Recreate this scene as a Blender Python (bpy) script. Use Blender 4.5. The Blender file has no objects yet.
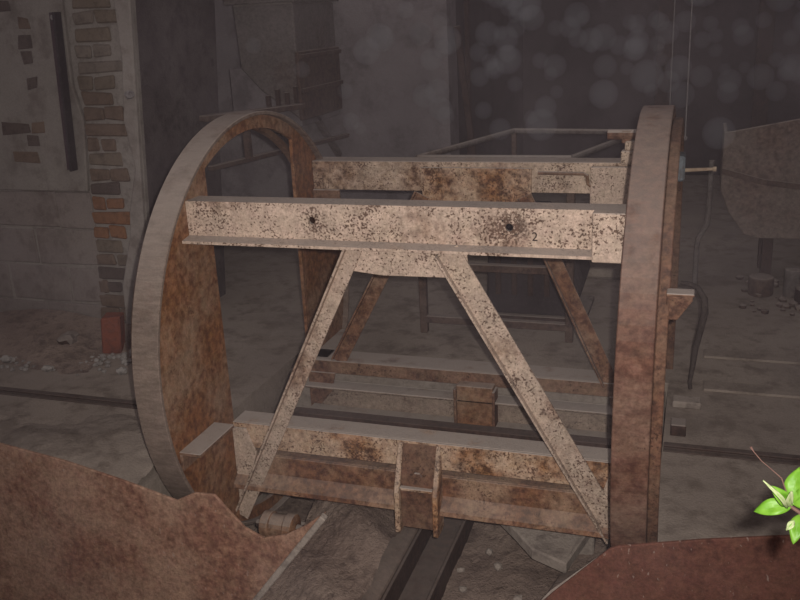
import bpy, bmesh, math, random
from mathutils import Vector, Matrix
random.seed(7)
sc = bpy.context.scene
COL = sc.collection
pi, sin, cos = math.pi, math.sin, math.cos

# ------------------------------------------------------------------ camera
cd = bpy.data.cameras.new('camera'); cam = bpy.data.objects.new('camera', cd); COL.objects.link(cam)
YAW, PITCH, ROLL, FPX = -0.33347, 0.31503, -0.04969, 880.83
CAMP = Vector((0.9675, -3.3099, 1.2608))
fwd = Vector((sin(YAW)*cos(PITCH), cos(YAW)*cos(PITCH), -sin(PITCH)))
rt0 = Vector((cos(YAW), -sin(YAW), 0)); up0 = rt0.cross(fwd)
rt = rt0*cos(ROLL)+up0*sin(ROLL); up = -rt0*sin(ROLL)+up0*cos(ROLL)
cam.matrix_world = Matrix.Translation(CAMP) @ Matrix((rt, up, -fwd)).transposed().to_4x4()
cd.sensor_width = 36; cd.lens = FPX/800*36; cd.clip_start = 0.05
sc.camera = cam
# ------------------------------------------------------------------ world, flash, exposure
w = bpy.data.worlds.new('dim_indoor_air'); sc.world = w; w.use_nodes = True
bg = w.node_tree.nodes['Background']; bg.inputs[0].default_value = (0.66, 0.585, 0.60, 1); bg.inputs[1].default_value = 0.30
sc.view_settings.view_transform = 'Standard'; sc.view_settings.look = 'None'
sc.view_settings.exposure = 0.0; sc.view_settings.gamma = 1; sc.view_settings.use_curve_mapping = False
fl = bpy.data.lights.new('camera_flash', 'SPOT'); flo = bpy.data.objects.new('camera_flash', fl); COL.objects.link(flo)
fl.energy = 275; fl.color = (1.0, 0.93, 0.86); fl.shadow_soft_size = 0.012; fl.spot_size = math.radians(76); fl.spot_blend = 0.9
FLP = CAMP + rt*0.05 + up*0.035
aim = Vector((-0.2, 0.2, 0.05))
flo.location = FLP; flo.rotation_euler = (aim-FLP).to_track_quat('-Z', 'Y').to_euler()

# ------------------------------------------------------------------ mesh builder
class MB:
    def __init__(s): s.v = []; s.f = []
    def add(s, vs, fs):
        o = len(s.v); s.v += [tuple(p) for p in vs]; s.f += [tuple(i+o for i in f) for f in fs]; return s
    def box(s, x0, x1, y0, y1, z0, z1):
        return s.add([(x0,y0,z0),(x1,y0,z0),(x1,y1,z0),(x0,y1,z0),(x0,y0,z1),(x1,y0,z1),(x1,y1,z1),(x0,y1,z1)],
                     [(0,3,2,1),(4,5,6,7),(0,1,5,4),(1,2,6,5),(2,3,7,6),(3,0,4,7)])
    def bar(s, a, b, side, w, d, cx=0, cy=0):
        """box along a->b, w across 'side', d across the third axis, shifted by cx, cy"""
        a, b = Vector(a), Vector(b); t = (b-a).normalized(); u = Vector(side); u = (u-t*u.dot(t)).normalized(); n = t.cross(u)
        vs = [p+u*(cx+i*w/2)+n*(cy+j*d/2) for p in (a, b) for i, j in ((-1,-1),(1,-1),(1,1),(-1,1))]
        return s.add(vs, [(3,2,1,0),(4,5,6,7),(0,1,5,4),(1,2,6,5),(2,3,7,6),(3,0,4,7)])
    def tube(s, pts, r, n=10, caps=True):
        pts = [Vector(p) for p in pts]; rr = r if isinstance(r, (list, tuple)) else [r]*len(pts)
        vs = []; fs = []; ref = None
        for i, p in enumerate(pts):
            t = (pts[min(i+1, len(pts)-1)]-pts[max(i-1, 0)]).normalized()
            if ref is None: ref = t.orthogonal()
            ref = (ref-t*ref.dot(t)).normalized(); b = t.cross(ref)
            vs += [p+(ref*cos(2*pi*k/n)+b*sin(2*pi*k/n))*rr[i] for k in range(n)]
        for i in range(len(pts)-1):
            for k in range(n):
                fs.append((i*n+k, i*n+(k+1)%n, (i+1)*n+(k+1)%n, (i+1)*n+k))
        if caps: fs += [tuple(range(n))[::-1], tuple((len(pts)-1)*n+k for k in range(n))]
        return s.add(vs, fs)
    def prism(s, poly, d):
        """poly: 3-D outline, d: extrusion vector"""
        n = len(poly); d = Vector(d); vs = [Vector(p) for p in poly]; vs += [p+d for p in vs]
        return s.add(vs, [tuple(range(n)), tuple(range(2*n-1, n-1, -1))]+[(i, i+n, (i+1)%n+n, (i+1)%n) for i in range(n)])
    def lathe(s, c, prof, axis='Z', n=40):
        vs = []; fs = []
        for r, h in prof:
            for k in range(n):
                a = 2*pi*k/n
                q = (r*cos(a), r*sin(a), h) if axis == 'Z' else ((h, r*cos(a), r*sin(a)) if axis == 'X' else (r*cos(a), h, r*sin(a)))
                vs.append((c[0]+q[0], c[1]+q[1], c[2]+q[2]))
        for i in range(len(prof)-1):
            for k in range(n): fs.append((i*n+k, i*n+(k+1)%n, (i+1)*n+(k+1)%n, (i+1)*n+k))
        fs += [tuple(range(n))[::-1], tuple((len(prof)-1)*n+k for k in range(n))]
        return s.add(vs, fs)
    def rock(s, c, r, seed, sub=1, squash=(1, 1, .7)):
        rnd = random.Random(seed); bm = bmesh.new(); bmesh.ops.create_icosphere(bm, subdivisions=sub, radius=1)
        rot = Matrix.Rotation(rnd.random()*6, 3, 'Z')
        vs = []
        for v in bm.verts:
            q = rot @ Vector([v.co[i]*squash[i] for i in range(3)])*(r*rnd.uniform(.72, 1.2)); vs.append(Vector(c)+q)
        fs = [tuple(v.index for v in f.verts) for f in bm.faces]; bm.free()
        return s.add(vs, fs)
    def build(s, name, mat, parent=None, bevel=0, smooth=False, seg=1, origin=None):
        me = bpy.data.meshes.new(name)
        o0 = Vector(parent_base(parent)) if parent else Vector(origin or (0,0,0))
        me.from_pydata([tuple(Vector(p)-o0) for p in s.v], [], s.f)
        bm = bmesh.new(); bm.from_mesh(me); bmesh.ops.recalc_face_normals(bm, faces=bm.faces); bm.to_mesh(me); bm.free()
        me.materials.append(mat)
        if smooth:
            me.polygons.foreach_set('use_smooth', [True]*len(me.polygons))
            try: me.set_sharp_from_angle(angle=math.radians(40))
            except Exception: pass
        o = bpy.data.objects.new(name, me); COL.objects.link(o)
        if parent: o.parent = parent
        else: o.location = o0
        if bevel:
            m = o.modifiers.new('edge', 'BEVEL'); m.width = bevel; m.segments = seg; m.limit_method = 'ANGLE'; m.angle_limit = math.radians(50)
        return o
def parent_base(p):
    b = Vector((0,0,0))
    while p: b += p.location; p = p.parent
    return b
def tag(o, label=None, cat=None, group=None, kind=None):
    for k, x in (('label', label), ('category', cat), ('group', group), ('kind', kind)):
        if x: o[k] = x
    return o
def thing(name, loc, label, cat, group=None):
    o = bpy.data.objects.new(name, None); COL.objects.link(o); o.location = loc; o.empty_display_size = .1
    return tag(o, label, cat, group)

# ------------------------------------------------------------------ materials
class NT:
    def __init__(s, name):
        s.m = bpy.data.materials.new(name); s.m.use_nodes = True; s.t = s.m.node_tree; s.N = s.t.nodes; s.L = s.t.links
        s.b = s.N['Principled BSDF']; s.tc = s.N.new('ShaderNodeTexCoord')
    def new(s, typ, **kw):
        n = s.N.new(typ)
        for k, v in kw.items(): setattr(n, k, v)
        return n
    def put(s, sock, v):
        if hasattr(v, 'is_output') or isinstance(v, bpy.types.NodeSocket): s.L.new(v, sock)
        else:
            if isinstance(v, tuple) and len(v) == 3 and len(sock.default_value) == 4: v = (*v, 1)
            sock.default_value = v
    def coord(s, scale=(1,1,1), off=(0,0,0)):
        mp = s.new('ShaderNodeMapping'); s.L.new(s.tc.outputs['Object'], mp.inputs[0]); mp.inputs['Scale'].default_value = scale; mp.inputs['Location'].default_value = off
        return mp.outputs[0]
    def noise(s, scale, detail=4, rough=.6, vec=None, dist=0):
        n = s.new('ShaderNodeTexNoise'); n.inputs['Scale'].default_value = scale; n.inputs['Detail'].default_value = detail
        n.inputs['Roughness'].default_value = rough; n.inputs['Distortion'].default_value = dist
        s.L.new(vec or s.tc.outputs['Object'], n.inputs['Vector']); return n.outputs['Fac']
    def ramp(s, fac, a, b):
        n = s.new('ShaderNodeMapRange'); n.interpolation_type = 'SMOOTHSTEP'; s.put(n.inputs[0], fac); n.inputs[1].default_value = a; n.inputs[2].default_value = b
        return n.outputs[0]
    def math(s, op, a, b=0.0):
        n = s.new('ShaderNodeMath', operation=op); s.put(n.inputs[0], a); s.put(n.inputs[1], b); return n.outputs[0]
    def mix(s, fac, a, b):
        n = s.new('ShaderNodeMix', data_type='RGBA'); s.put(n.inputs['Factor'], fac); s.put(n.inputs[6], a); s.put(n.inputs[7], b); return n.outputs[2]
    def finish(s, col, rough=.85, bump=None, strength=.4, dist=.01, metal=0, spec=.25):
        s.put(s.b.inputs['Base Color'], col); s.put(s.b.inputs['Roughness'], rough); s.b.inputs['Metallic'].default_value = metal
        s.b.inputs['Specular IOR Level'].default_value = spec
        if bump is not None:
            n = s.new('ShaderNodeBump'); n.inputs['Strength'].default_value = strength; n.inputs['Distance'].default_value = dist
            s.L.new(bump, n.inputs['Height']); s.L.new(n.outputs[0], s.b.inputs['Normal'])
        return s.m

DUST = (0.40, 0.345, 0.31)
def rusty(name, paint, rl, rd, cover=.5, pits=.6, dust=.85, patch=3.0, halos=(), soft=.12, stretch=(1,1,1), grain=.7, fleck=0):
    t = NT(name); vec = t.coord(stretch)
    big = t.noise(patch, 5, .62, vec); mid = t.noise(34, 4, .65); fine = t.noise(150, 3, .6); sp = t.noise(120, 3, .62)
    f = t.math('ADD', t.math('MULTIPLY', big, .72), t.math('MULTIPLY', mid, .28))
    rm = t.ramp(f, cover-soft, cover+soft)
    rust = t.mix(t.ramp(mid, .35, .68), rl, rd)
    c = t.mix(rm, paint, rust)
    cl = t.noise(7, 4, .7, t.coord((1,1,1),(3,1,7)))
    sp = t.math('ADD', sp, t.math('MULTIPLY', t.math('SUBTRACT', cl, .5), .55)); pit = t.ramp(sp, pits, pits+.07)
    if halos:
        h = None
        for (p, r) in halos:
            d = t.new('ShaderNodeVectorMath', operation='DISTANCE'); t.L.new(t.tc.outputs['Object'], d.inputs[0]); d.inputs[1].default_value = p
            q = t.ramp(d.outputs['Value'], r, r*.35); h = q if h is None else t.math('MAXIMUM', h, q)
        pit = t.math('MAXIMUM', pit, t.math('MULTIPLY', h, t.ramp(sp, .47, .53)))
    c = t.mix(t.math('MULTIPLY', pit, .85), c, tuple(x*.7 for x in rd))
    c = t.mix(t.math('MULTIPLY', t.ramp(fine, .3, .75), .3), c, tuple(x*.55 for x in rl))
    gv = t.coord(tuple(q*1.0 for q in stretch), (5, 2, 9)); gr = t.math('ADD', t.math('MULTIPLY', t.noise(62, 4, .75, gv), .6), t.math('MULTIPLY', t.noise(15, 4, .7, gv), .4))
    hs = t.new('ShaderNodeHueSaturation'); t.L.new(c, hs.inputs['Color'])
    t.put(hs.inputs['Value'], t.math('ADD', 1-.5*grain, t.math('MULTIPLY', t.ramp(gr, .28, .72), grain)))
    t.put(hs.inputs['Hue'], t.math('ADD', .485, t.math('MULTIPLY', t.noise(24, 3), .03)))
    c = hs.outputs[0]
    if fleck: c = t.mix(t.math('MULTIPLY', t.ramp(t.noise(70, 2, .5, t.coord((1, 1, .45), (8, 3, 1))), .66, .72), fleck), c, (0.42, 0.33, 0.28))
    if dust:
        g = t.new('ShaderNodeNewGeometry'); sx = t.new('ShaderNodeSeparateXYZ'); t.L.new(g.outputs['True Normal'], sx.inputs[0])
        dm = t.math('MULTIPLY', t.ramp(sx.outputs['Z'], .25, .8), t.math('MULTIPLY', t.ramp(t.noise(9, 4), .15, .5), dust))
        c = t.mix(dm, c, DUST)
    hgt = t.math('ADD', t.math('MULTIPLY', mid, .6), t.math('ADD', t.math('MULTIPLY', fine, .4), t.math('MULTIPLY', pit, -.5)))
    return t.finish(c, .88, hgt, .5, .006)

PALE = (0.55, 0.425, 0.345); RL = (0.235, 0.105, 0.052); RD = (0.075, 0.034, 0.022)
M_beam = rusty('pale_flaking_beam', PALE, RL, RD, .62, .56, .8, 2.4, halos=(((-.30, -.55, .585+.9), .075), ((.40, -.55, .58+.9), .085)))
M_pale = rusty('pale_spotted_plate', PALE, RL, RD, .68, .56, .7, 3)
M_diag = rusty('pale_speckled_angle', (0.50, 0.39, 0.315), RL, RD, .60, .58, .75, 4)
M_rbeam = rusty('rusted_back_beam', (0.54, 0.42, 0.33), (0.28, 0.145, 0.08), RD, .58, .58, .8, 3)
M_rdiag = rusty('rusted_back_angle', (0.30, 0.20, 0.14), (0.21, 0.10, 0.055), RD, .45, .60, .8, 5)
M_low = rusty('half_rusted_beam', (0.52, 0.38, 0.28), (0.36, 0.165, 0.068), RD, .50, .56, .95, 5)
M_brown = rusty('brown_rust', (0.25, 0.155, 0.105), (0.17, 0.08, 0.05), (0.06, 0.03, 0.022), .5, .63, .9, 4)
M_flange = rusty('bare_brown_rust', (0.19, 0.115, 0.078), (0.16, 0.075, 0.045), (0.06, 0.03, 0.022), .5, .63, .1, 4)
M_web = rusty('ring_plate_rust', (0.29, 0.195, 0.135), (0.27, 0.115, 0.048), (0.115, 0.048, 0.025), .46, .62, .6, 2.6)
M_rim = rusty('dusty_ring_tread', (0.195, 0.15, 0.125), (0.16, 0.092, 0.065), (0.09, 0.045, 0.032), .60, .70, .5, 2.2, stretch=(.3, 1.2, 1.2))
M_lowd = rusty('lower_beam_rust', (0.33, 0.215, 0.145), (0.23, 0.105, 0.055), (0.08, 0.036, 0.025), .48, .62, .22, 4)
M_rlow = rusty('dusty_mottled_beam', (0.31, 0.24, 0.195), (0.22, 0.15, 0.11), (0.08, 0.045, 0.033), .58, .60, .9, 5)
M_rail = rusty('dark_rail', (0.06, 0.04, 0.036), (0.075, 0.042, 0.032), (0.03, 0.02, 0.018), .5, .65, .12, 5)
M_chan = rusty('dark_channel_steel', (0.075, 0.048, 0.04), (0.08, 0.045, 0.034), (0.03, 0.02, 0.018), .5, .66, .22, 5)
M_baulk = rusty('dull_brown_steel', (0.13, 0.09, 0.072), (0.12, 0.07, 0.05), (0.05, 0.03, 0.025), .5, .66, .25, 5)
M_dark = rusty('dark_old_steel', (0.06, 0.038, 0.033), (0.07, 0.038, 0.028), (0.025, 0.018, 0.017), .5, .65, .55, 5)
M_hop = rusty('hopper_sheet_rust', (0.33, 0.208, 0.148), (0.27, 0.135, 0.09), (0.14, 0.064, 0.047), .5, .66, .0, 3.2, fleck=.35, grain=.9)
M_hop2 = rusty('hopper_sheet_red_rust', (0.155, 0.066, 0.048), (0.14, 0.056, 0.038), (0.085, 0.033, 0.025), .5, .70, .0, 3.2, fleck=.4)
M_bgsteel = rusty('grey_back_steel', (0.16, 0.14, 0.135), (0.13, 0.085, 0.065), (0.06, 0.04, 0.035), .56, .7, .6, 2)
M_tank = rusty('dusty_tank_rust', (0.20, 0.16, 0.14), (0.17, 0.11, 0.085), (0.09, 0.06, 0.05), .52, .70, .5, 2.2)
M_bgrust = rusty('dull_back_rust', (0.12, 0.085, 0.07), (0.105, 0.06, 0.045), (0.045, 0.03, 0.027), .5, .68, .5, 2.4)
def dusty(name, c1, c2, c3, s1=1.5, s2=14, bump=.5, dist=.02, rough=.95):
    t = NT(name); a = t.noise(s1, 5, .6); b = t.noise(s2, 5, .65); f = t.noise(110, 3, .6)
    c = t.mix(t.ramp(a, .3, .7), c1, c2); c = t.mix(t.math('MULTIPLY', t.ramp(b, .48, .7), .8), c, c3)
    c = t.mix(t.math('MULTIPLY', t.ramp(t.noise(s1*2.7, 6, .7), .5, .68), .55), c, tuple(.8*x for x in c3))
    c = t.mix(t.math('MULTIPLY', t.ramp(f, .35, .75), .25), c, tuple(x*.5 for x in c2))
    return t.finish(c, rough, t.math('ADD', t.math('MULTIPLY', b, .7), t.math('MULTIPLY', f, .3)), bump, dist, spec=.15)
M_floor = dusty('dusty_concrete', (0.345, 0.288, 0.245), (0.255, 0.210, 0.180), (0.165, 0.130, 0.108), 1.2, 9)
M_dirt = dusty('pit_dirt', (0.304, 0.232, 0.192), (0.208, 0.152, 0.128), (0.112, 0.080, 0.069), 2.5, 16, .8, .03)
M_conc = dusty('grey_concrete', (0.360, 0.307, 0.270), (0.270, 0.225, 0.195), (0.165, 0.135, 0.120), 2, 20)
M_plaster = dusty('dirty_plaster', (0.258, 0.230, 0.207), (0.192, 0.167, 0.152), (0.133, 0.106, 0.093), 1.1, 7, .35, .015)
M_strip = dusty('lighter_plaster', (0.304, 0.266, 0.244), (0.251, 0.221, 0.203), (0.168, 0.137, 0.122), 1.4, 9, .35, .015)
M_block = dusty('sooty_block', (0.238, 0.201, 0.182), (0.184, 0.153, 0.143), (0.133, 0.102, 0.092), 1.3, 12, .5, .015)
M_mortar = dusty('pale_mortar', (0.277, 0.247, 0.225), (0.232, 0.203, 0.183), (0.165, 0.138, 0.123), 3, 20)
M_brick = [dusty('brick_%s' % n, c, tuple(x*.75 for x in c), tuple(x*.5 for x in c), 3, 25, .6, .01) for n, c in
           (('brown', (0.17, 0.118, 0.088)), ('orange', (0.24, 0.115, 0.06)), ('tan', (0.18, 0.14, 0.108)), ('sooty', (0.105, 0.078, 0.068)), ('smeared', (0.205, 0.168, 0.142)))]
M_redbrick = dusty('red_brick', (0.24, 0.075, 0.045), (0.19, 0.06, 0.04), (0.12, 0.05, 0.04), 5, 25)
M_backwall = dusty('grey_back_wall', (0.284, 0.249, 0.258), (0.199, 0.174, 0.184), (0.117, 0.098, 0.104), .8, 5, .4, .03)
M_sooty = dusty('sooty_mottled_wall', (0.125, 0.105, 0.105), (0.075, 0.06, 0.062), (0.045, 0.035, 0.037), 3.5, 11, .6, .03)
M_farwall = dusty('dark_far_wall', (0.088, 0.071, 0.076), (0.060, 0.049, 0.054), (0.043, 0.035, 0.038), .7, 4, .4, .03)  # dark purplish base tone for the far and right walls
M_chunk = dusty('broken_plaster', (0.36, 0.33, 0.31), (0.27, 0.245, 0.23), (0.16, 0.14, 0.13), 6, 30)
M_black = dusty('black_rubber', (0.045, 0.036, 0.04), (0.032, 0.026, 0.03), (0.065, 0.054, 0.054), 5, 40, .2, .004)
M_hose = dusty('dusty_hose', (0.075, 0.06, 0.056), (0.05, 0.04, 0.038), (0.11, 0.09, 0.08), 8, 40, .3, .004)
M_purple = dusty('purple_painted_steel', (0.065, 0.042, 0.05), (0.05, 0.033, 0.04), (0.085, 0.07, 0.072), 4, 22, .3, .005)
M_blue = dusty('grey_blue_metal', (0.16, 0.18, 0.20), (0.12, 0.135, 0.15), (0.10, 0.085, 0.08), 6, 40, .2, .004)
M_bolt = dusty('bright_worn_bolt', (0.42, 0.33, 0.25), (0.3, 0.22, 0.16), (0.2, 0.12, 0.08), 10, 60, .2, .003)
M_ink = dusty('dark_paint', (0.03, 0.022, 0.02), (0.03, 0.022, 0.02), (0.05, 0.035, 0.03), 10, 60, .1, .002)
M_wire = dusty('thin_wire_metal', (0.28, 0.26, 0.26), (0.2, 0.18, 0.18), (0.12, 0.1, 0.1), 10, 60, .1, .002)
def leafmat(name, c1, c2):
    t = NT(name); n = t.noise(60, 3); c = t.mix(t.ramp(n, .35, .7), c1, c2)
    m = t.finish(c, .5, n, .15, .002, spec=.3); return m
M_leaf = leafmat('fresh_leaf', (0.075, 0.19, 0.012), (0.11, 0.24, 0.02))
M_leafy = leafmat('young_leaf', (0.24, 0.30, 0.13), (0.32, 0.36, 0.2))
M_vein = leafmat('leaf_midrib', (0.12, 0.24, 0.04), (0.15, 0.28, 0.06))
M_twig = leafmat('pinkish_twig', (0.10, 0.055, 0.048), (0.13, 0.075, 0.06))

# ------------------------------------------------------------------ the setting
ZF = -0.40
b = MB()
b.box(-5.2, -.95, -.93, 7, -1.35, ZF); b.box(.90, 4.2, -.93, 7, -1.35, ZF); b.box(-.95, .90, .56, 7, -1.35, ZF)
tag(b.build('floor', M_floor), kind='structure')
b = MB(); b.box(-5.2, 4.2, -4.2, .56, -1.5, -1.02)
tag(b.build('ground', M_dirt), kind='structure')

# left wall: block work below, plaster above, a strip of bare brick beside the plastered end
YW = 0.60
wl = MB(); wl.prism([(-5.2, YW+.02, -1.0), (-1.90, YW+.02, -1.0), (-1.70, YW+.02, 1.45), (-1.66, YW+.02, 2.9), (-5.2, YW+.02, 2.9)], (0, .025, 0))
wall_left = tag(wl.build('wall_left', M_mortar), kind='structure')
def piece(name, mesh_o, mat, x0, x1, z0, z1, y0=YW, jit=.006, par=wall_left, thick=.05):
    pass
def slabpiece(name, mat, par, x0, x1, z0, z1, yf, rnd=.004, bev=.005):
    j = lambda: random.uniform(-rnd, rnd)
    m = MB(); yb = YW+.03
    vs = [(x0+j(), yf+j()*.2, z0+j()), (x1+j(), yf+j()*.2, z0+j()), (x1+j(), yf+j()*.2, z1+j()), (x0+j(), yf+j()*.2, z1+j())]
    m.prism(vs, (0, yb-yf, 0)); return m.build(name, mat, par, bev)
b = MB(); b.prism([(-1.903, YW+.05, -1.0), (-1.703, YW+.05, 1.45), (-1.668, YW+.05, 2.9), (-2.4, YW+.05, 2.9), (-2.4, YW+.05, -1.0)], (0, .78, 0))
tag(b.build('wall_return', M_sooty), kind='structure')
# blocks 0.4 x 0.2 with recessed joints
zt = .42
for row in range(6):
    z1 = zt-row*.215; z0 = z1-.200
    off = .2 if row % 2 else .02
    for k in range(8):
        x1 = -2.10-off-k*.415+.17; x0 = x1-.403
        x1 = min(x1, -2.13)
        if x1-x0 < .08: continue
        slabpiece('block', M_block, wall_left, x0, x1, z0, z1, YW+.010+random.uniform(-.003, .003), .006, .006)
# exposed bricks in a ragged column
def colx(z): return -2.00-(1.0-z)*.085
zz = 1.42; row = 0
while zz > -.36:
    h = .066; z0 = zz-h; cx = colx(zz)
    wdt = .125+.05*sin(row*1.9)+.03*random.random(); x0 = cx-.075; x1 = cx+wdt
    if zz > .95: x0 -= .02
    if row % 2: parts = [(x0, x0+wdt*.72), (x0+wdt*.72+.013, x1)]
    else: parts = [(x0, x1)]
    for (a, c) in parts:
        mi = random.choice([0, 0, 2, 2, 3, 0]); 
        if .18 < zz < .45: mi = random.choice([1, 1, 0])
        if zz > 1.08: mi = random.choice([4, 4, 2])
        if zz < .05: mi = random.choice([3, 0])
        slabpiece('brick', M_brick[mi], wall_left, a, c, z0, zz, YW+.006+random.uniform(-.006, .006), .008, .008)
    zz -= .079; row += 1
# plaster sheets and the smoother end strip
def sheet(name, mat, pts, yf, th=.03):
    return MB().prism([(x, yf, z) for x, z in pts], (0, th, 0)).build(name, mat, wall_left, .006)
sheet('plaster_strip', M_strip, [(-1.80, 2.88), (-1.665, 2.88), (-1.70, 1.44), (-1.885, -.6), (-2.03, -.6), (-2.0, -.1), (-1.90, .2), (-1.885, .32), (-1.84, .46), (-1.81, .55), (-1.84, .8), (-1.80, 1.1)], YW-.004)
sheet('plaster_sheet', M_plaster, [(-5.2, .435), (-2.13, .425), (-2.085, .8), (-2.12, .98), (-2.10, 1.5), (-2.1, 2.88), (-5.2, 2.88)], YW-.006)
for (x0, x1, z0, z1, mi) in ((-2.62, -2.43, .735, .795, 3), (-2.42, -2.34, .735, .795, 0), (-2.46, -2.38, .665, .725, 3), (-2.58, -2.40, .585, .645, 0), (-2.40, -2.33, 1.10, 1.16, 3), (-2.41, -2.33, 1.18, 1.24, 3), (-2.40, -2.33, .97, 1.03, 3), (-2.72, -2.64, .735, .795, 0),
                             (-2.39, -2.32, 1.27, 1.33, 0), (-2.60, -2.42, 1.36, 1.42, 3)):
    slabpiece('brick', M_brick[mi], wall_left, x0, x1, z0, z1, YW-.0095, .008, .003)

b = MB(); b.box(-5.2, -.75, 2.95, 3.2, -1.0, 2.9)
tag(b.build('wall_back', M_backwall), kind='structure')
b = MB(); b.box(-.95, 4.2, 5.8, 6.05, -1.0, 2.9); b.box(-.95, -.75, 3.2, 5.8, -1.0, 2.9)
tag(b.build('wall_far', M_farwall), kind='structure')
b = MB(); b.box(3.1, 3.35, -.9, 6, -1.0, 2.9)
tag(b.build('wall_right', M_farwall), kind='structure')
b = MB(); b.box(-5.2, -5.0, .72, 2.95, -1.0, 2.9)
tag(b.build('wall_end', M_backwall), kind='structure')

# ------------------------------------------------------------------ the tippler cage
R0, RI, XA, XB, XW, TW = .900, .884, .772, .881, .800, .016
T = thing('wagon_tippler', (0, 0, -.9), 'rusty rotary wagon tippler cage of two big steel rings joined by pale beams', 'machine')
def ring_rim():
    m = MB(); n = 120; return m, n
def make_ring(sx):
    m = MB(); n = 120; x0, x1 = (XA, XB)
    vs = []; fs = []
    for k in range(n):
        a = 2*pi*k/n
        for (r, x) in ((R0, x0), (R0, x1), (RI, x1), (RI, x0)): vs.append((sx*x, r*cos(a), r*sin(a)))
    for k in range(n):
        for j in range(4): fs.append((k*4+j, k*4+(j+1) % 4, ((k+1) % n)*4+(j+1) % 4, ((k+1) % n)*4+j))
    m.add(vs, fs)
    rim = m.build('ring', M_rim if sx < 0 else M_rim2, T, .003, True)
    m = MB(); vs = []; fs = []
    for k in range(n):
        a = 2*pi*k/n
        for (rr, x) in ((.856, XB), (.856, .914), (.83, .914), (.83, XB)): vs.append((sx*x, rr*cos(a), rr*sin(a)))
    for k in range(n):
        for j in range(4): fs.append((k*4+j, k*4+(j+1) % 4, ((k+1) % n)*4+(j+1) % 4, ((k+1) % n)*4+j))
    m.add(vs, fs).build('guide_flange', M_flange, rim, .003, True)
    # plate with a straight-sided opening and an arched top
    ang = sorted(set([2*pi*k/96 for k in range(96)]+[math.acos(.39/.83), pi-math.acos(.39/.83), pi+math.acos(.39/.83), 2*pi-math.acos(.39/.83)]))
    vs = []; fs = []; q = len(ang); XW_ = XW if sx < 0 else .860
    for a in ang:
        ri = .83
        if abs(cos(a)) > 1e-6: ri = min(ri, .39/abs(cos(a)))
        for (r, x) in ((RI+.002, XW_), (ri, XW_), (ri, XW_+TW), (RI+.002, XW_+TW)): vs.append((sx*x, r*cos(a), r*sin(a)))
    for k in range(q):
        k2 = (k+1) % q
        for j in range(3): fs.append((k*4+j, k*4+j+1, k2*4+j+1, k2*4+j))
        fs.append((k*4+3, k*4, k2*4, k2*4+3))
    web = MB().add(vs, fs).build('ring_plate', M_web, rim)
    # dusty stiffener ledges across the plate
    led = MB(); s = sx
    xa = XW if s < 0 else .860; xs = sorted((s*xa, s*(xa-.09)))
    led.box(xs[0], xs[1], -.80, -.54, -.266, -.252); led.box(xs[0], xs[1], -.83, -.80, -.266, -.252) if s > 9 else None; xs2 = sorted((s*xa, s*(xa-.012))); led.box(xs2[0], xs2[1], -.80, -.54, -.33, -.266)
    led.build('stiffener_ledge', M_brown, rim, .002)
    led = MB(); led.box(xs[0], xs[1], .40, .80, -.352, -.340); led.box(xs2[0], xs2[1], .40, .80, -.41, -.352)
    led.build('stiffener_ledge', M_brown, rim, .002)
    return rim
M_rim2 = rusty('reddish_ring_tread', (0.19, 0.12, 0.09), (0.14, 0.06, 0.038), (0.075, 0.031, 0.022), .46, .70, .4, 1.8, stretch=(.6, 1.2, 1.2))
ring_l = make_ring(-1); ring_r = make_ring(1)

def plate_holes(x0, x1, z0, z1, yf, yb, holes, r=.013, s=.05):
    """flat plate facing -Y with real round holes"""
    m = MB(); n = 16
    xs = x0
    def rect(a, c, zb, zt_):
        m.box(a, c, yf, yb, zb, zt_)
    for (hx, hz) in holes:
        rect(xs, hx-s/2, z0, z1); rect(hx-s/2, hx+s/2, z0, hz-s/2); rect(hx-s/2, hx+s/2, hz+s/2, z1)
        vs = []; fs = []
        for k in range(n):
            a = 2*pi*(k+.5)/n; c, d = cos(a), sin(a); q = (s/2)/max(abs(c), abs(d))
            for (rr, y) in ((r, yf), (q, yf), (q, yb), (r, yb)): vs.append((hx+c*rr, y, hz+d*rr))
        for k in range(n):
            k2 = (k+1) % n
            fs += [(k*4, k*4+1, k2*4+1, k2*4), (k*4+2, k*4+3, k2*4+3, k2*4+2), (k*4+3, k*4, k2*4, k2*4+3)]
        m.add(vs, fs)
        xs = hx+s/2
    rect(xs, x1, z0, z1); return m
XE = .799; XF = .859
# front top beam
m = plate_holes(-XE, XF, .500, .644, -.552, -.540, [(-.30, .585), (.40, .58)])
m.box(-XE, XF, -.540, -.455, .633, .644)
m.add(*(lambda v: (v, [(0,3,2,1),(4,5,6,7),(0,1,5,4),(1,2,6,5),(2,3,7,6),(3,0,4,7)]))([(-XE,-.605,.497),(XF,-.605,.497),(XF,-.5521,.494),(-XE,-.5521,.494),(-XE,-.605,.507),(XF,-.605,.507),(XF,-.5521,.516),(-XE,-.5521,.516)]))
tb = m.build('top_beam', M_beam, T)
MB().box(.672, .772, -.612, -.5525, .490, .648).build('end_plate', M_pale, tb, .003)
g = MB(); g.prism([(-.165, -.556, .500), (.255, -.556, .500), (.262, -.548, .398), (-.05, -.548, .394), (-.16, -.548, .405)], (0, .010, 0))
g.build('gusset_plate', M_pale, tb, .002)
tx = bpy.data.curves.new('painted_number', 'FONT'); tx.body = '2'; tx.size = .042; tx.extrude = .0006
tmp = bpy.data.objects.new('painted_number', tx); COL.objects.link(tmp); bpy.context.view_layer.update(); me2 = bpy.data.meshes.new_from_object(tmp); bpy.data.objects.remove(tmp); to = bpy.data.objects.new('painted_number', me2); COL.objects.link(to); me2.materials.clear(); me2.materials.append(M_ink); to.rotation_euler = (pi/2, 0, 0); to.location = Vector((.473, -.5528, .538))-Vector(T.location)
to.parent = tb; to['label'] = 'small dark painted number on the beam'
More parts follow.
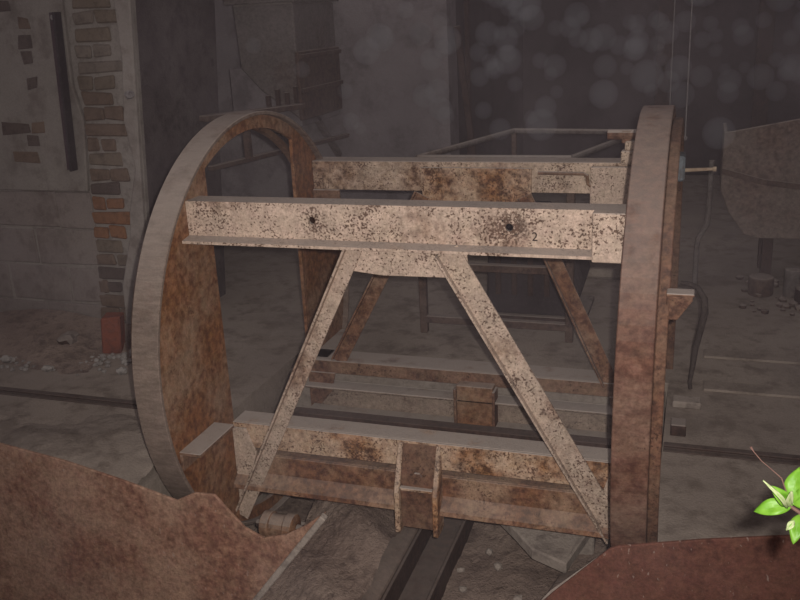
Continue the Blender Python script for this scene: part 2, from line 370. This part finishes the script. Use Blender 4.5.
# rear top beam
m = MB(); m.box(-XE, XF, .590, .602, .462, .600); m.box(-XE, XF, .602, .715, .589, .600); m.box(-XE, XF, .602, .655, .462, .472)
rb = m.build('top_beam', M_rbeam, T, .002)
m = MB(); m.prism([(-.25, .578, .575), (.27, .578, .575), (.27, .578, .392), (-.24, .578, .392)], (0, .012, 0)); m.build('gusset_plate', M_low, rb, .002)
m = MB(); m.box(.53, .775, .566, .589, .34, .585); m.build('end_plate', M_pale, rb, .004)
m = MB(); m.box(-.799, -.66, .572, .589, .345, .465); m.build('end_plate', M_brown, rb, .004)
m = MB(); m.tube([(.30, .574, .555), (.50, .574, .553), (.515, .574, .545), (.52, .574, .51), (.535, .574, .498)], .008, 8); m.build('bent_rod', M_brown, rb, 0, True)
# front bottom beam
m = MB(); m.box(-XE, XF, -.405, -.393, -.425, -.314); m.box(-XE, XF, -.393, -.295, -.325, -.314); m.box(-XE, XF, -.393, -.31, -.425, -.415)
bb = m.build('bottom_beam', M_low, T, .002)
g = MB(); g.prism([(-.798, -.415, -.335), (-.735, -.415, -.335), (-.695, -.418, -.44), (-.785, -.425, -.71), (-.797, -.425, -.71)], (0, .009, 0)); g.build('corner_gusset', M_diag, bb, .002)
g = MB(); g.prism([(.798, -.415, -.335), (.735, -.415, -.335), (.70, -.418, -.46), (.79, -.425, -.68), (.79, -.425, -.70)], (0, .009, 0)); g.build('corner_gusset', M_diag, bb, .002)
# front lower beam with a foot flange towards the chute
m = MB(); m.box(-XE, XF, -.405, -.393, -.600, -.455); m.box(-XE, XF, -.393, -.30, -.466, -.455)
m.prism([(-XE, -.4051, -.535), (-XE, -.455, -.578), (-XE, -.462, -.596), (-XE, -.4051, -.598)], (XE+XF, 0, 0))
m.build('lower_beam', M_lowd, T, .003)
# rear bottom and lower beams
m = MB(); m.box(-XE, XF, .362, .374, -.405, -.340); m.box(-XE, XF, .374, .505, -.351, -.340)
rlb = m.build('bottom_beam', M_brown, T, .002)
for q in (-1, 1):
    MB().prism([(q*.798, .350, -.40), (q*.655, .350, -.40), (q*.68, .350, -.50), (q*.74, .350, -.57), (q*.798, .350, -.57)], (0, .011, 0)).build('corner_gusset', M_brown, rlb, .002)
m = MB(); m.box(-XE, XF, .385, .397, -.600, -.455); m.box(-XE, XF, .30, .385, -.466, -.455); m.box(-XE, XF, .30, .385, -.602, -.588)
m.build('lower_beam', M_rlow, T, .003)
# wagon rail inside the cage
m = MB(); m.prism([(-XE, -.06, -.510), (-XE, .03, -.510), (-XE, .03, -.494), (-XE, .005, -.484), (-XE, .005, -.458), (-XE, .02, -.45), (-XE, .02, -.432), (-XE, -.036, -.432), (-XE, -.036, -.458), (-XE, -.025, -.465), (-XE, -.025, -.484), (-XE, -.06, -.494)], (XE+XF, 0, 0))
m.build('rail', M_rail, T, .002)
# diagonal angle braces
def brace(a, b, flip, mat, w=.072, fl=.04):
    m = MB(); a, b = Vector(a), Vector(b); t = (b-a).normalized(); n = Vector((0, -1, 0)); n = (n-t*n.dot(t)).normalized(); u = t.cross(n)
    m.bar(a, b, u, w, .008)
    m.bar(a, b, u, .008, fl, flip*(w/2-.004), fl/2 if t.cross(u).dot(n) > 0 else -fl/2)
    return m.build('diagonal_brace', mat, T, .0015)
brace((-.14, -.562, .500), (-.792, -.425, -.745), 1, M_diag, .06, .03)
brace((.19, -.566, .500), (.765, -.428, -.60), 1, M_diag, .085, .03)
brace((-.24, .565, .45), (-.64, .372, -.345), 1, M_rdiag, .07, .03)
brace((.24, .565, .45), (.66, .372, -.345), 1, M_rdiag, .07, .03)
# front stop bracket: two flanges, web, cross stiffener
def yz(x0, x1, pts): return MB().prism([(x0, y, z) for y, z in pts], (x1-x0, 0, 0))
br = yz(-.056, .085, [(-.4055, -.322), (-.442, -.42), (-.468, -.50), (-.468, -.66), (-.4055, -.66)]).build('stop_bracket', M_flange, T, .003)
for x in (-.076, .078):
    yz(x, x+.021, [(-.4055, -.322), (-.45, -.42), (-.488, -.50), (-.492, -.675), (-.4055, -.675)]).build('side_flange', M_low, br, .003)
MB().box(-.055, .078, -.480, -.455, -.492, -.480).build('cross_stiffener', M_low, br, .002)
m = MB(); m.lathe((.012, -.447, -.44), [(.02, -.012), (.02, .0)], 'Y', 6); m.build('bolt_head', M_brown, br, .002)
m = MB(); m.box(-.03, .14, .300, .361, -.585, -.385); br2 = m.build('stop_bracket', M_web, T, .003)
for x in (-.042, .14): MB().box(x, x+.012, .288, .36, -.58, -.40).build('side_flange', M_brown, br2, .002)
# latch on the rear beam and pivot block on the right ring
m = MB(); m.box(.66, .735, .53, .59, .602, .66); m.box(.675, .72, .535, .58, .66, .70)
lb = m.build('latch_block', M_rbeam, T, .005)
MB().tube([(.60, .56, .725), (.80, .56, .725)], .022, 10).build('latch_pin', M_brown, lb, .002)
MB().box(.66, .70, .545, .575, .69, .745).build('latch_lug', M_brown, lb, .003)
pb = MB().box(.874, .925, .30, .425, .575, .675).build('pivot_block', M_blue, T, .008)
MB().tube([(.92, .35, .612), (1.035, .35, .618)], [.008, .006], 10).build('pivot_bolt', M_bolt, pb)
MB().lathe((1.03, .35, .618), [(.010, 0), (.010, .012)], 'X', 6).build('bolt_nut', M_bolt, pb)
# triangular lug on the outside of the right ring
m = MB(); m.prism([(.905, -.752, .445), (.978, -.752, .445), (.978, -.752, .425), (.938, -.752, .365), (.905, -.752, .365)], (0, .012, 0)); m.box(.905, .982, -.775, -.72, .445, .453)
m.build('ring_lug', M_brown, T, .002)

# ------------------------------------------------------------------ hopper sheets in front of the cage
def hop(name, pts, mat, y, th, label, batter=.0):
    m = MB(); zt = max(z for _, z in pts)
    m.prism([(x, y-batter*(zt-z), z) for x, z in pts], (0, th, 0))
    o = m.build(name, mat, None, .003, origin=(pts[0][0], y, -1.02)); return tag(o, label, 'steel sheet')
hl = hop('hopper_sheet', [(-3.2, -.05), (-1.48, -.222), (-1.20, -.258), (-.95, -.308), (-.735, -.36), (-.655, -.318), (-.575, -.315), (-.535, -.36), (-.47, -.43), (-.40, -.462), (-.31, -.435), (-.23, -.385), (-.15, -.32), (-.46, -.73), (-.66, -1.02), (-3.2, -1.02)],
         M_hop, -.95, .012, 'big brown rusty steel sheet at lower left, below the left ring')
MB().bar((-.152, -.962, -.33), (-.52, -.962, -.81), (0, 1, 0), .03, .022).build('edge_bar', M_conc, hl, .003)
hr = hop('hopper_sheet', [(.36, -.85), (.57, -.55), (.61, -.50), (.78, -.312), (.805, -.298), (1.04, -.238), (1.20, -.203), (1.30, -.182), (1.62, -.12), (3.0, .0), (3.0, -1.02), (.36, -1.02)],
         M_hop2, -.95, .012, 'dark red rusty steel sheet at lower right, below the green leaves')

# ------------------------------------------------------------------ the pit under the cage
def heap(name, x0, x1, y0, y1, zf, nx, ny, mat, seed, label=None, cat=None, kind='stuff', base=-1.03):
    rnd = random.Random(seed)
    ph = [(rnd.uniform(3, 16), rnd.uniform(3, 16), rnd.random()*6, rnd.random()) for _ in range(14)]
    def hz(x, y): return zf(x, y)+sum(a*.007*sin(fx*x+fy*y+p) for fx, fy, p, a in ph)+rnd.uniform(-.006, .006)
    vs = []; fs = []
    for i in range(nx+1):
        for j in range(ny+1):
            x = x0+(x1-x0)*i/nx; y = y0+(y1-y0)*j/ny; vs.append((x, y, hz(x, y)))
    for i in range(nx):
        for j in range(ny):
            a = i*(ny+1)+j; fs.append((a, a+ny+1, a+ny+2, a+1))
    o = MB().add(vs, fs).build(name, mat, None, 0, True); tag(o, label, cat, None, kind); return o
heap('dirt', -.52, -.10, -.93, .5, lambda x, y: -.70-.10*abs(x+.3)+.05*y-.25*max(0, -.5-x), 40, 60, M_dirt, 3, 'grey brown dirt heaped in the pit left of the chute channel', 'dirt')
heap('dirt', .10, .70, -.93, .5, lambda x, y: -.90+.10*x+.05*y, 40, 60, M_dirt, 4, 'dark crumbly dirt in the pit right of the chute channel', 'dirt')
# chute channel running towards the camera
m = MB(); m.box(-.045, .12, -1.35, .45, -.92, -.90); m.box(-.05, -.038, -1.35, .45, -.92, -.79); m.box(.108, .12, -1.35, .45, -.92, -.80)
m.box(-.05, .12, .3, .45, -1.02, -.92); m.box(-.05, .12, -1.3, -1.15, -1.02, -.92)
o = m.build('chute_channel', M_chan, None, .002, origin=(.04, -.4, -1.02)); tag(o, 'dark steel channel lying in the pit under the stop bracket', 'steel channel')
m = MB(); m.prism([(-.06, -1.3, -.80), (-.06, .2, -.80), (-.16, .2, -.77), (-.16, -1.3, -.77)], (0, 0, -.235))
o = m.build('timber_baulk', M_baulk, None, .006, origin=(-.1, -.5, -1.02)); tag(o, 'dull brown baulk lying against the left side of the chute channel', 'timber')
# broken concrete slab and stones
m = MB(); m.prism([(.17, -.10, -.70), (.37, -.33, -.70), (.45, -.42, -.71), (.585, -.47, -.72), (.68, -.17, -.67), (.68, .05, -.66), (.30, .12, -.68)], (0, 0, -.05))
m.box(.45, .66, -.2, .05, -1.0, -.715)
o = m.build('concrete_slab', M_conc, None, .006, origin=(.45, -.1, -1.0)); tag(o, 'broken pale concrete slab lying in the pit beneath the right brace', 'slab')
m = MB(); m.prism([(.575, -.94, -.53), (.60, -.94, -.50), (.76, -.94, -.335), (.762, -.50, -.66), (.70, -.47, -.70), (.57, -.50, -.745), (.48, -.94, -.72)], (.012, .0, -.03))
o = m.build('chute_side_sheet', M_conc, None, .003, origin=(.6, -.6, -1.0)); tag(o, 'dusty grey sloping sheet between the right ring and the pit', 'steel sheet')
m = MB(); m.rock((-.115, -.29, -.722), .042, 5, 2, (.75, .75, 1.25))
o = m.build('concrete_lump', M_conc, None, .004, origin=(-.115, -.29, -.77)); tag(o, 'pale upright lump of concrete left of the stop bracket foot', 'stone')
for i, (x, y, z, r) in enumerate(((.20, -.52, -.865, .018), (.26, -.60, -.87, .02), (.16, -.40, -.87, .016), (.30, -.35, -.86, .024), (.38, -.62, -.855, .018), (.42, -.55, -.85, .022), (.24, -.25, -.87, .02))):
    o = MB().rock((x, y, z), r, 20+i).build('stone', M_conc, None, origin=(x, y, z-r*.6)); tag(o, 'small stone lying on the dark dirt right of the chute channel', 'stone', 'stones in the pit')
# support roller under the left ring
rl = thing('support_roller', (-.62, -.42, -1.02), 'rusty support roller on a block inside the left ring bottom', 'roller')
MB().box(-.70, -.54, -.52, -.32, -1.02, -.80).build('bearing_block', M_brown, rl, .01)
MB().lathe((-.70, -.42, -.775), [(.035, 0), (.06, .01), (.06, .045), (.05, .05), (.05, .11), (.06, .115), (.06, .15), (.035, .16)], 'X', 20).build('roller', M_web, rl, .002, True)
MB().lathe((-.725, -.42, -.775), [(.018, 0), (.018, .21)], 'X', 12).build('axle', M_dark, rl)
# pale concrete kerb behind the pit
m = MB(); m.box(-.94, .89, .42, .555, -1.02, -.43); o = m.build('kerb', M_conc, None, .01, origin=(0, .48, -1.02)); tag(o, kind='structure')

# ------------------------------------------------------------------ rails on the floor, planks
def rail(name, x0, x1, label, y):
    m = MB()
    m.prism([(x0, y-.03, ZF-.002), (x0, y+.03, ZF-.002), (x0, y+.03, ZF+.004), (x0, y+.008, ZF+.006), (x0, y+.008, ZF+.010), (x0, y+.016, ZF+.012), (x0, y+.016, ZF+.020), (x0, y-.016, ZF+.020), (x0, y-.016, ZF+.012), (x0, y-.008, ZF+.010), (x0, y-.008, ZF+.006), (x0, y-.03, ZF+.004)], (x1-x0, 0, 0))
    o = m.build(name, M_rail, None, .002, origin=((x0+x1)/2, y, ZF)); tag(o, label, 'rail')
rail('wagon_rail', -4.9, -.955, 'dark thin rail across the floor on the left of the tippler', -.20)
rail('wagon_rail', .905, 3.05, 'dark thin rail across the floor on the right of the tippler', -.08)
for i, (yy, lab) in enumerate(((.50, 'long thin plank line nearest the right ring'), (.90, 'long thin plank line farther back on the right floor'))):
    m = MB(); m.box(1.05, 3.05, yy, yy+.10, ZF-.001, ZF+.012); o = m.build('floor_plank', M_floor, None, .003, origin=(2, yy, ZF)); tag(o, lab, 'plank')

o = MB().box(.925, 1.04, .30, .37, ZF, ZF+.03).build('timber_block', M_conc, None, .004, origin=(.98, .33, ZF)); tag(o, 'pale short timber block on the floor right behind the right ring', 'block')
o = MB().box(.925, .985, .03, .10, ZF, ZF+.05).build('iron_block', M_dark, None, .004, origin=(.95, .06, ZF)); tag(o, 'dark small iron block on the floor touching the right ring', 'block')

# ------------------------------------------------------------------ left floor rubble
def chunk_zone(n, seed):
    rnd = random.Random(seed)
    for _ in range(n):
        t = rnd.random(); yield (-2.75+1.15*t+rnd.uniform(-.08, .08), .02+.36*t+rnd.gauss(0, .09), rnd)
m = MB()
for (x, y, rnd) in chunk_zone(240, 5):
    r = rnd.uniform(.006, .018); m.rock((x, min(y, .56), ZF+r*.4), r, rnd.random(), 1)
tag(m.build('rubble', M_chunk), 'small pale crumbs of plaster scattered along the left wall foot', 'rubble', None, 'stuff')
k = 0
for (x, y, rnd) in chunk_zone(26, 11):
    r = rnd.uniform(.022, .04); y = min(y, .52)
    o = MB().rock((x, y, ZF+r*.5), r, rnd.random(), 2, (1, .8, .65)).build('plaster_chunk', M_chunk, None, origin=(x, y, ZF))
    tag(o, 'pale broken plaster lump on the floor along the left wall', 'rubble', 'plaster chunks by the left wall'); k += 1
o = heap('dirt', -5.0, -1.72, .02, .595, lambda x, y: ZF-.02+.16*max(0, (y-.05)/.55)*(.5+.5*sin(2.1*x+.4)**2), 60, 14, M_dirt, 9, 'low brown drift of dirt along the foot of the left wall', 'dirt')
heap('dust', -2.0, -.97, -.93, -.25, lambda x, y: ZF-.012+.075*max(0, 1-((x+1.25)/.55)**2)*max(0, 1-((y+.62)/.33)**2), 40, 30, M_floor, 14, 'smooth pale drift of dust on the floor before the left ring', 'dust')
m = MB(); m.add([(x, y, z) for x, y, z in ((-1.99, .33, ZF), (-1.89, .36, ZF), (-1.93, .46, ZF), (-2.03, .43, ZF), (-1.975, .34, ZF+.20), (-1.875, .37, ZF+.21), (-1.915, .47, ZF+.20), (-2.01, .44, ZF+.205))], [(0,3,2,1),(4,5,6,7),(0,1,5,4),(1,2,6,5),(2,3,7,6),(3,0,4,7)])
tag(m.build('brick', M_redbrick, None, .008, origin=(-1.95, .4, ZF)), 'single bright red brick standing on end beside the left ring', 'brick')
o = MB().rock((-2.22, .36, ZF+.045), .08, 77, 2, (1, .7, .75)).build('stone', M_dark, None, origin=(-2.22, .36, ZF)); tag(o, 'dark lump of stone among the pale rubble by the left wall', 'stone')

# ------------------------------------------------------------------ things on the left wall
wp = thing('wall_channel', (-2.17, .56, .54), 'dark purple steel channel bolted upright to the left wall', 'steel channel')
m = MB(); m.prism([(-2.225, .592, .545), (-2.165, .592, .545), (-2.115, .592, 1.345), (-2.18, .592, 1.345)], (0, -.012, 0)); m.build('channel_web', M_purple, wp, .002)
m = MB(); m.prism([(-2.177, .592, .545), (-2.163, .592, .545), (-2.113, .592, 1.345), (-2.127, .592, 1.345)], (0, -.055, 0)); m.build('channel_flange', M_black, wp, .002)
for i in range(4):
    z = 1.32-i*.19; m = MB(); m.lathe((-2.15-(1.345-z)*.062, .579, z), [(.014, 0), (.014, -.012)], 'Y', 6); m.build('bolt_head', M_wire if i == 0 else M_purple, wp)
o = MB().rock((-1.765, .575, .93), .028, 31, 2, (1.1, .5, .8)).build('wall_hook', M_wire, None, origin=(-1.765, .59, .93)); tag(o, 'small grey iron stub sticking from the pale wall end', 'hook')

# ------------------------------------------------------------------ background machinery
sb = thing('steel_bunker', (-1.76, 2.6, .55), 'grey steel bunker with a brown side fixed high on the back wall', 'bunker')
MB().prism([(-2.02, 2.2, 1.36), (-1.58, 2.2, 1.36), (-1.58, 2.2, .60), (-1.86, 2.2, .80), (-2.0, 2.2, .95)], (0, .70, 0)).build('bunker_shell', M_bgsteel, sb, .01)
MB().box(-1.59, -1.562, 2.19, 2.91, .60, 1.05).build('side_panel', M_bgrust, sb, .006)
MB().box(-2.06, -1.55, 2.16, 2.94, 1.36, 1.42).build('top_flange', M_bgsteel, sb, .006)
MB().prism([(-2.12, 2.25, .95), (-1.99, 2.25, .95), (-1.86, 2.25, .80), (-1.60, 2.25, .62), (-1.60, 2.25, .55), (-2.12, 2.25, .62)], (0, .69, 0)).build('lower_shell', M_backwall, sb, .008)
for x in (-2.0, -1.62):
    MB().bar((x, 2.915, .25), (x, 2.4, .70), (1, 0, 0), .04, .04).build('wall_bracket', M_bgsteel, sb, .003)
for z in (1.0, .78):
    MB().box(-1.562, -1.548, 2.2, 2.92, z, z+.03).build('stiffener', M_bgrust, sb, .003)
# stepped housing and platform left of it
ph = thing('ledge_platform', (-1.7, 2.0, .45), 'narrow rusty platform ledge with a low rail seen above the left ring top', 'platform')
MB().bar((-1.745, 1.2, .735), (-1.56, 2.16, .70), (0, 0, 1), .035, .08).build('deck', M_bgrust, ph, .004)
MB().bar((-1.755, 1.25, .44), (-1.55, 2.93, .40), (0, 0, 1), .03, .04).build('rail', M_bgrust, ph, .004)
MB().box(-1.70, -1.66, 1.58, 1.62, .44, .72).build('post', M_bgrust, ph, .003)
for i in range(4):
    MB().box(-1.655+i*.018, -1.63+i*.018, 1.85+i*.10, 1.88+i*.10, .70, .80+.03*(i % 2)).build('peg', M_dark, ph, .002)

# pipe stand
ps = thing('pipe_stand', (0, 1.4, ZF), 'tall open pipe stand on the floor behind the tippler cage', 'stand')
FL, FR, BR, BL = (-.39, 1.0), (.39, 1.0), (.65, 1.92), (-.09, 2.0)
for (x, y), wd in ((FL, .030), (FR, .030), (BR, .022), (BL, .022)):
    MB().bar((x, y, ZF), (x, y, .55), (1, 0, 0), wd*1.3, wd*1.3).build('post', M_bgrust, ps, .003)
for a, c in ((FL, FR), (FR, BR), (BR, BL), (BL, FL)):
    MB().tube([(*a, .55), (*c, .55)], .016, 10).build('top_rail', M_bgsteel, ps, 0, True)
for z in (-.02, -.32):
    MB().bar((*FL, z), (*FR, z), (0, 0, 1), .04, .04).build('cross_rail', M_bgrust, ps, .003)
mo = thing('motor_case', (.12, 1.45, ZF), 'dark squat motor case on the floor behind the pipe stand', 'motor')
m = MB(); m.prism([(-.12, 1.3, ZF+.02), (.36, 1.3, ZF+.02), (.42, 1.3, -.18), (.36, 1.3, .10), (.22, 1.3, .14), (.20, 1.3, .20), (.08, 1.3, .20), (.06, 1.3, .14), (-.10, 1.3, .06)], (0, .36, 0)); m.build('casing', M_black, mo, .015)
m = MB(); m.box(-.16, .44, 1.27, 1.7, ZF, ZF+.03); m.build('base_plate', M_dark, mo, .004)
m = MB()
for i in range(5): m.box(-.06+i*.09, -.03+i*.09, 1.29, 1.31, -.26, .02)
m.build('cooling_fins', M_dark, mo, .003)
# low concrete plinth behind the cage
m = MB(); m.box(-.75, .80, 2.12, 2.6, ZF, -.22); o = m.build('concrete_plinth', M_floor, None, .02, origin=(0, 2, ZF)); tag(o, 'low dusty concrete plinth behind the motor case', 'plinth')
# tank on the right
tk = thing('rusty_bin', (1.7, 2.4, ZF), 'large brown rusty steel bin with a cut lower corner at the right edge', 'bin')
BP = [(1.11, .505), (1.11, .17), (1.16, .04), (1.26, -.10), (1.34, -.12), (2.35, -.12), (2.35, .66), (1.5, .58)]
MB().prism([(x, 2.22, min(z, .46)) for x, z in BP], (0, .40, 0)).build('bin_body', M_tank, tk, .006)
MB().prism([(x, 2.20, z) for x, z in BP], (0, .02, 0)).build('front_plate', M_tank, tk, .004)
MB().box(1.11, 1.13, 2.22, 2.62, .44, .51).build('side_lip', M_tank, tk, .003)
MB().prism([(1.112, 2.19, .30), (1.35, 2.19, .235), (2.35, 2.19, .12), (2.35, 2.19, .085), (1.35, 2.19, .20), (1.112, 2.19, .265)], (0, .011, 0)).build('rust_strap', M_bgrust, tk, .002)
for x, y in ((1.40, 2.28), (2.25, 2.28), (1.40, 2.56), (2.25, 2.56)):
    MB().box(x-.03, x+.03, y-.03, y+.03, ZF, -.11).build('leg', M_dark, tk, .004)

# junk below the bin
for i, (x, y, sx_, sz, lab, mt) in enumerate(((1.36, 1.98, .07, .11, 'dull brown battered can on the floor below the rusty bin', M_bgrust), (1.66, 1.85, .13, .10, 'squat dark drum lid lying on the floor below the rusty bin', M_dark), (1.53, 1.98, .05, .16, 'tall narrow grey canister below the rusty bin', M_bgsteel))):
    o = MB().lathe((x, y, ZF), [(sx_*.95, 0), (sx_, .01), (sx_, sz-.01), (sx_*.93, sz), (sx_*.3, sz+.005)], 'Z', 24).build(('old_can', 'drum_lid', 'canister')[i], mt, None, .003, True, origin=(x, y, ZF)); tag(o, lab, 'can')
m = MB()
rnd = random.Random(3)
for _ in range(160):
    x = rnd.uniform(1.25, 2.4); y = rnd.uniform(1.55, 2.3); r = rnd.uniform(.008, .03); m.rock((x, y, ZF+r*.4), r, rnd.random(), 1)
tag(m.build('debris', M_bgrust), 'dark crumbs of debris strewn on the floor before the rusty bin', 'rubble', None, 'stuff')
# conduit with an elbow, hose, hanging wires
m = MB(); m.tube([(1.05, 2.1, .36), (1.05, 2.1, .05), (1.045, 2.1, -.02), (1.02, 2.1, -.07), (1.0, 2.1, -.11), (.995, 2.1, -.16), (.995, 2.1, ZF)], .016, 10)
tag(m.build('conduit_pipe', M_bgsteel, None, 0, True, origin=(.995, 2.1, ZF)), 'thin grey conduit pipe with a bend between the right ring and the rusty bin', 'pipe')
m = MB(); m.tube([(.93, .5, .10), (.965, .5, .095), (1.0, .5, .08), (1.03, .5, .03), (1.035, .5, -.03), (1.02, .5, -.12), (1.005, .5, -.20), (1.0, .5, -.28), (.99, .5, -.36), (.995, .5, -.392)], [.008, .010, .012, .015, .016, .015, .014, .011, .009, .009], 12)
tag(m.build('rubber_hose', M_hose, None, 0, True, origin=(1.0, .5, ZF)), 'black rubber hose hanging beside the right ring down to the floor', 'hose')
def wire(name, pts, r, lab, blob=None, mat=None):
    o = thing(name, pts[-1], lab, 'wire'); MB().tube(pts, r, 6).build('strand', mat or M_wire, o, 0, True)
    if blob: MB().rock(pts[-1], blob, 3, 2, (1, 1, 1.2)).build('end_weight', mat or M_wire, o)
wire('hanging_wire', [(.905, 1.6, 2.9), (.90, 1.6, 1.6), (.902, 1.6, .56)], .003, 'thin pale wire with a small weight hanging right of the right ring', .012)
wire('hanging_wire', [(.82, 1.6, 2.9), (.817, 1.6, .62)], .002, 'finer plain wire hanging just right of the right ring top')
wire('slack_cable', [(-1.48, 3.3, 2.9), (-1.47, 3.3, .5), (-1.45, 3.3, .1), (-1.40, 3.3, -.2), (-1.36, 3.3, ZF)], .006, 'thin black cable hanging in the left ring opening', None, M_black)
wire('slack_cable', [(-1.25, 3.3, .12), (-1.18, 3.3, -.1), (-1.14, 3.3, ZF+.004)], .007, 'short black cable end leaning behind the left ring opening', None, M_black)
m = MB(); m.bar((-.72, 3.1, 1.15), (-.52, 3.0, ZF), (0, 1, 0), .04, .045)
tag(m.build('leaning_pole', M_dark, None, .004, origin=(-.52, 3.0, ZF)), 'dark pole leaning against the wall behind the rear beam', 'pole')
for (x, z, wd, ht) in ((-.75, 0, .06, 2.4), ):
    m = MB(); m.box(x-.03, x+.03, 3.44, 3.5, ZF, 2.88); tag(m.build('wall_post', M_dark, None, .004, origin=(x, 3.47, ZF)), 'dark upright post at the end of the grey back wall', 'post')
for i, x in enumerate((.62, 1.5)):
    m = MB(); m.box(x-.07, x+.07, 5.66, 5.8, ZF, 2.88); tag(m.build('roof_stanchion', M_dark, None, .006, origin=(x, 5.73, ZF)), ('dark steel stanchion against the far wall behind the rear beam', 'dark steel stanchion against the far wall above the rusty bin')[i], 'stanchion')

# ------------------------------------------------------------------ the green plant at the right
pl = thing('leafy_shoot', (1.34, -2.1, -1.02), 'bright green leafy shoot growing in at the right edge', 'plant')
def leaf(base, tip, width, nrm, mat, bend=.12, fold=.25, name='leaf'):
    a, t = Vector(base), Vector(tip); d = t-a; L = d.length; d.normalize(); n = Vector(nrm); n = (n-d*n.dot(d)).normalized(); s = d.cross(n)
    N = 12; vs = []; fs = []
    for i in range(N+1):
        u = i/N; ww = width*.5*(sin(pi*u**.85))**.75 if 0 < u < 1 else .0004
        c = a+d*L*u+n*(bend*L*(sin(pi*u)-.6*u*u))
        for q in (-1, -.5, 0, .5, 1): vs.append(c+s*q*ww+n*(abs(q)*fold*ww+.0012*sin(9*u+q*3)))
    for i in range(N):
        for j in range(4): fs.append((i*5+j, i*5+j+1, i*5+j+6, i*5+j+5))
    o = MB().add(vs, fs).build(name, mat, pl, 0, True); so = o.modifiers.new('thick', 'SOLIDIFY'); so.thickness = .0006
    MB().tube([a+d*L*(i/N)+n*(bend*L*(sin(pi*i/N)-.6*(i/N)**2)-.0004) for i in range(N+1)], [.0011*(1-.8*i/N) for i in range(N+1)], 5).build('midrib', M_vein, o, 0, True)
NC = (CAMP-Vector((1.1, -2.2, .63))).normalized()
def V(x, z, y=-2.2): return (x, y, z)
MB().tube([(1.34, -2.1, -1.02), (1.35, -2.12, -.4), (1.33, -2.15, .1), (1.24, -2.19, .48), (1.16, -2.2, .585), (1.118, -2.2, .618), (1.102, -2.2, .628)], [.008, .007, .006, .004, .003, .0026, .002], 8).build('stem', M_twig, pl, 0, True)
leaf(V(1.110, .626), V(1.064, .611), .022, NC+Vector((0, 0, .35)), M_leaf, .10)
leaf(V(1.107, .628), V(1.082, .660, -2.22), .019, NC, M_leaf, .12)
leaf(V(1.110, .630), V(1.116, .672, -2.18), .024, NC+Vector((-.3, 0, .1)), M_leaf, .1)
leaf(V(1.110, .628), V(1.15, .655, -2.2), .028, NC+Vector((.2, 0, .3)), M_leaf, .1)
leaf(V(1.120, .614), V(1.112, .588, -2.23), .018, NC+Vector((0, 0, .3)), M_leaf, .1)
leaf(V(1.104, .630, -2.21), V(1.104, .662, -2.23), .009, NC, M_leafy, .05)
leaf(V(1.102, .630, -2.215), V(1.073, .672, -2.23), .006, NC+Vector((.3, 0, 0)), M_leafy, .18)
leaf(V(1.112, .616, -2.22), V(1.102, .606, -2.23), .008, NC, M_leafy, .05)
MB().tube([V(1.106, .632), V(1.094, .664), V(1.080, .676), V(1.068, .686), V(1.058, .698), V(1.054, .704)], [.0010, .0008, .0006, .0005, .0006, .0016], 6).build('dead_twig', M_twig, pl, 0, True)

# ------------------------------------------------------------------ dusty air
t = NT('dusty_air'); t.N.remove(t.b)
out = t.N['Material Output']; vs_ = t.new('ShaderNodeVolumeScatter'); t.L.new(vs_.outputs[0], out.inputs['Volume'])
vs_.inputs['Color'].default_value = (0.92, 0.78, 0.85, 1); vs_.inputs['Anisotropy'].default_value = -.1
dn = t.noise(2.3, 3, .55, t.coord((1, 1, 1), (1.7, .4, 2.2)))
t.L.new(t.math('ADD', .017, t.math('MULTIPLY', t.ramp(dn, .5, .72), .07)), vs_.inputs['Density'])
m = MB(); m.box(-4.98, 3.08, -1.6, 5.78, -1.0, 2.88)
o = m.build('haze', t.m); tag(o, 'thin dusty haze filling the building', 'haze', None, 'stuff')

t = NT('flash_orb_volume'); t.N.remove(t.b); v2 = t.new('ShaderNodeVolumeScatter'); t.L.new(v2.outputs[0], t.N['Material Output'].inputs['Volume'])  # scatter volume of the added puffs that imitate flash orbs
v2.inputs['Color'].default_value = (0.80, 0.82, 0.95, 1); v2.inputs['Density'].default_value = 1.5
rnd = random.Random(21); bm = bmesh.new(); cs = []
for _ in range(4000):
    if len(cs) >= 150: break
    y = rnd.uniform(.9, 3.2); x = rnd.gauss(.35, 1.0)+.12*y; z = rnd.gauss(.95, .30)+.08*y; q = rnd.uniform(.035, .085)
    if not (-1.5 < x < 2.6 and .62 < z < 2.2): continue
    if any((x-a)**2+(y-b_)**2+(z-c)**2 < (q+d+.01)**2 for a, b_, c, d in cs): continue
    if x < -.5 and y > 2.6: continue
    cs.append((x, y, z, q))
    bmesh.ops.create_icosphere(bm, subdivisions=3, radius=q, matrix=Matrix.Translation((x, y, z)))
me = bpy.data.meshes.new('dust'); bm.to_mesh(me); bm.free(); me.materials.append(t.m); o = bpy.data.objects.new('dust', me); COL.objects.link(o)  # added spheres standing in for out-of-focus specks lit by the flash
tag(o, 'faint round puffs added to imitate flash-lit dust orbs behind the tippler', 'dust', None, 'stuff')
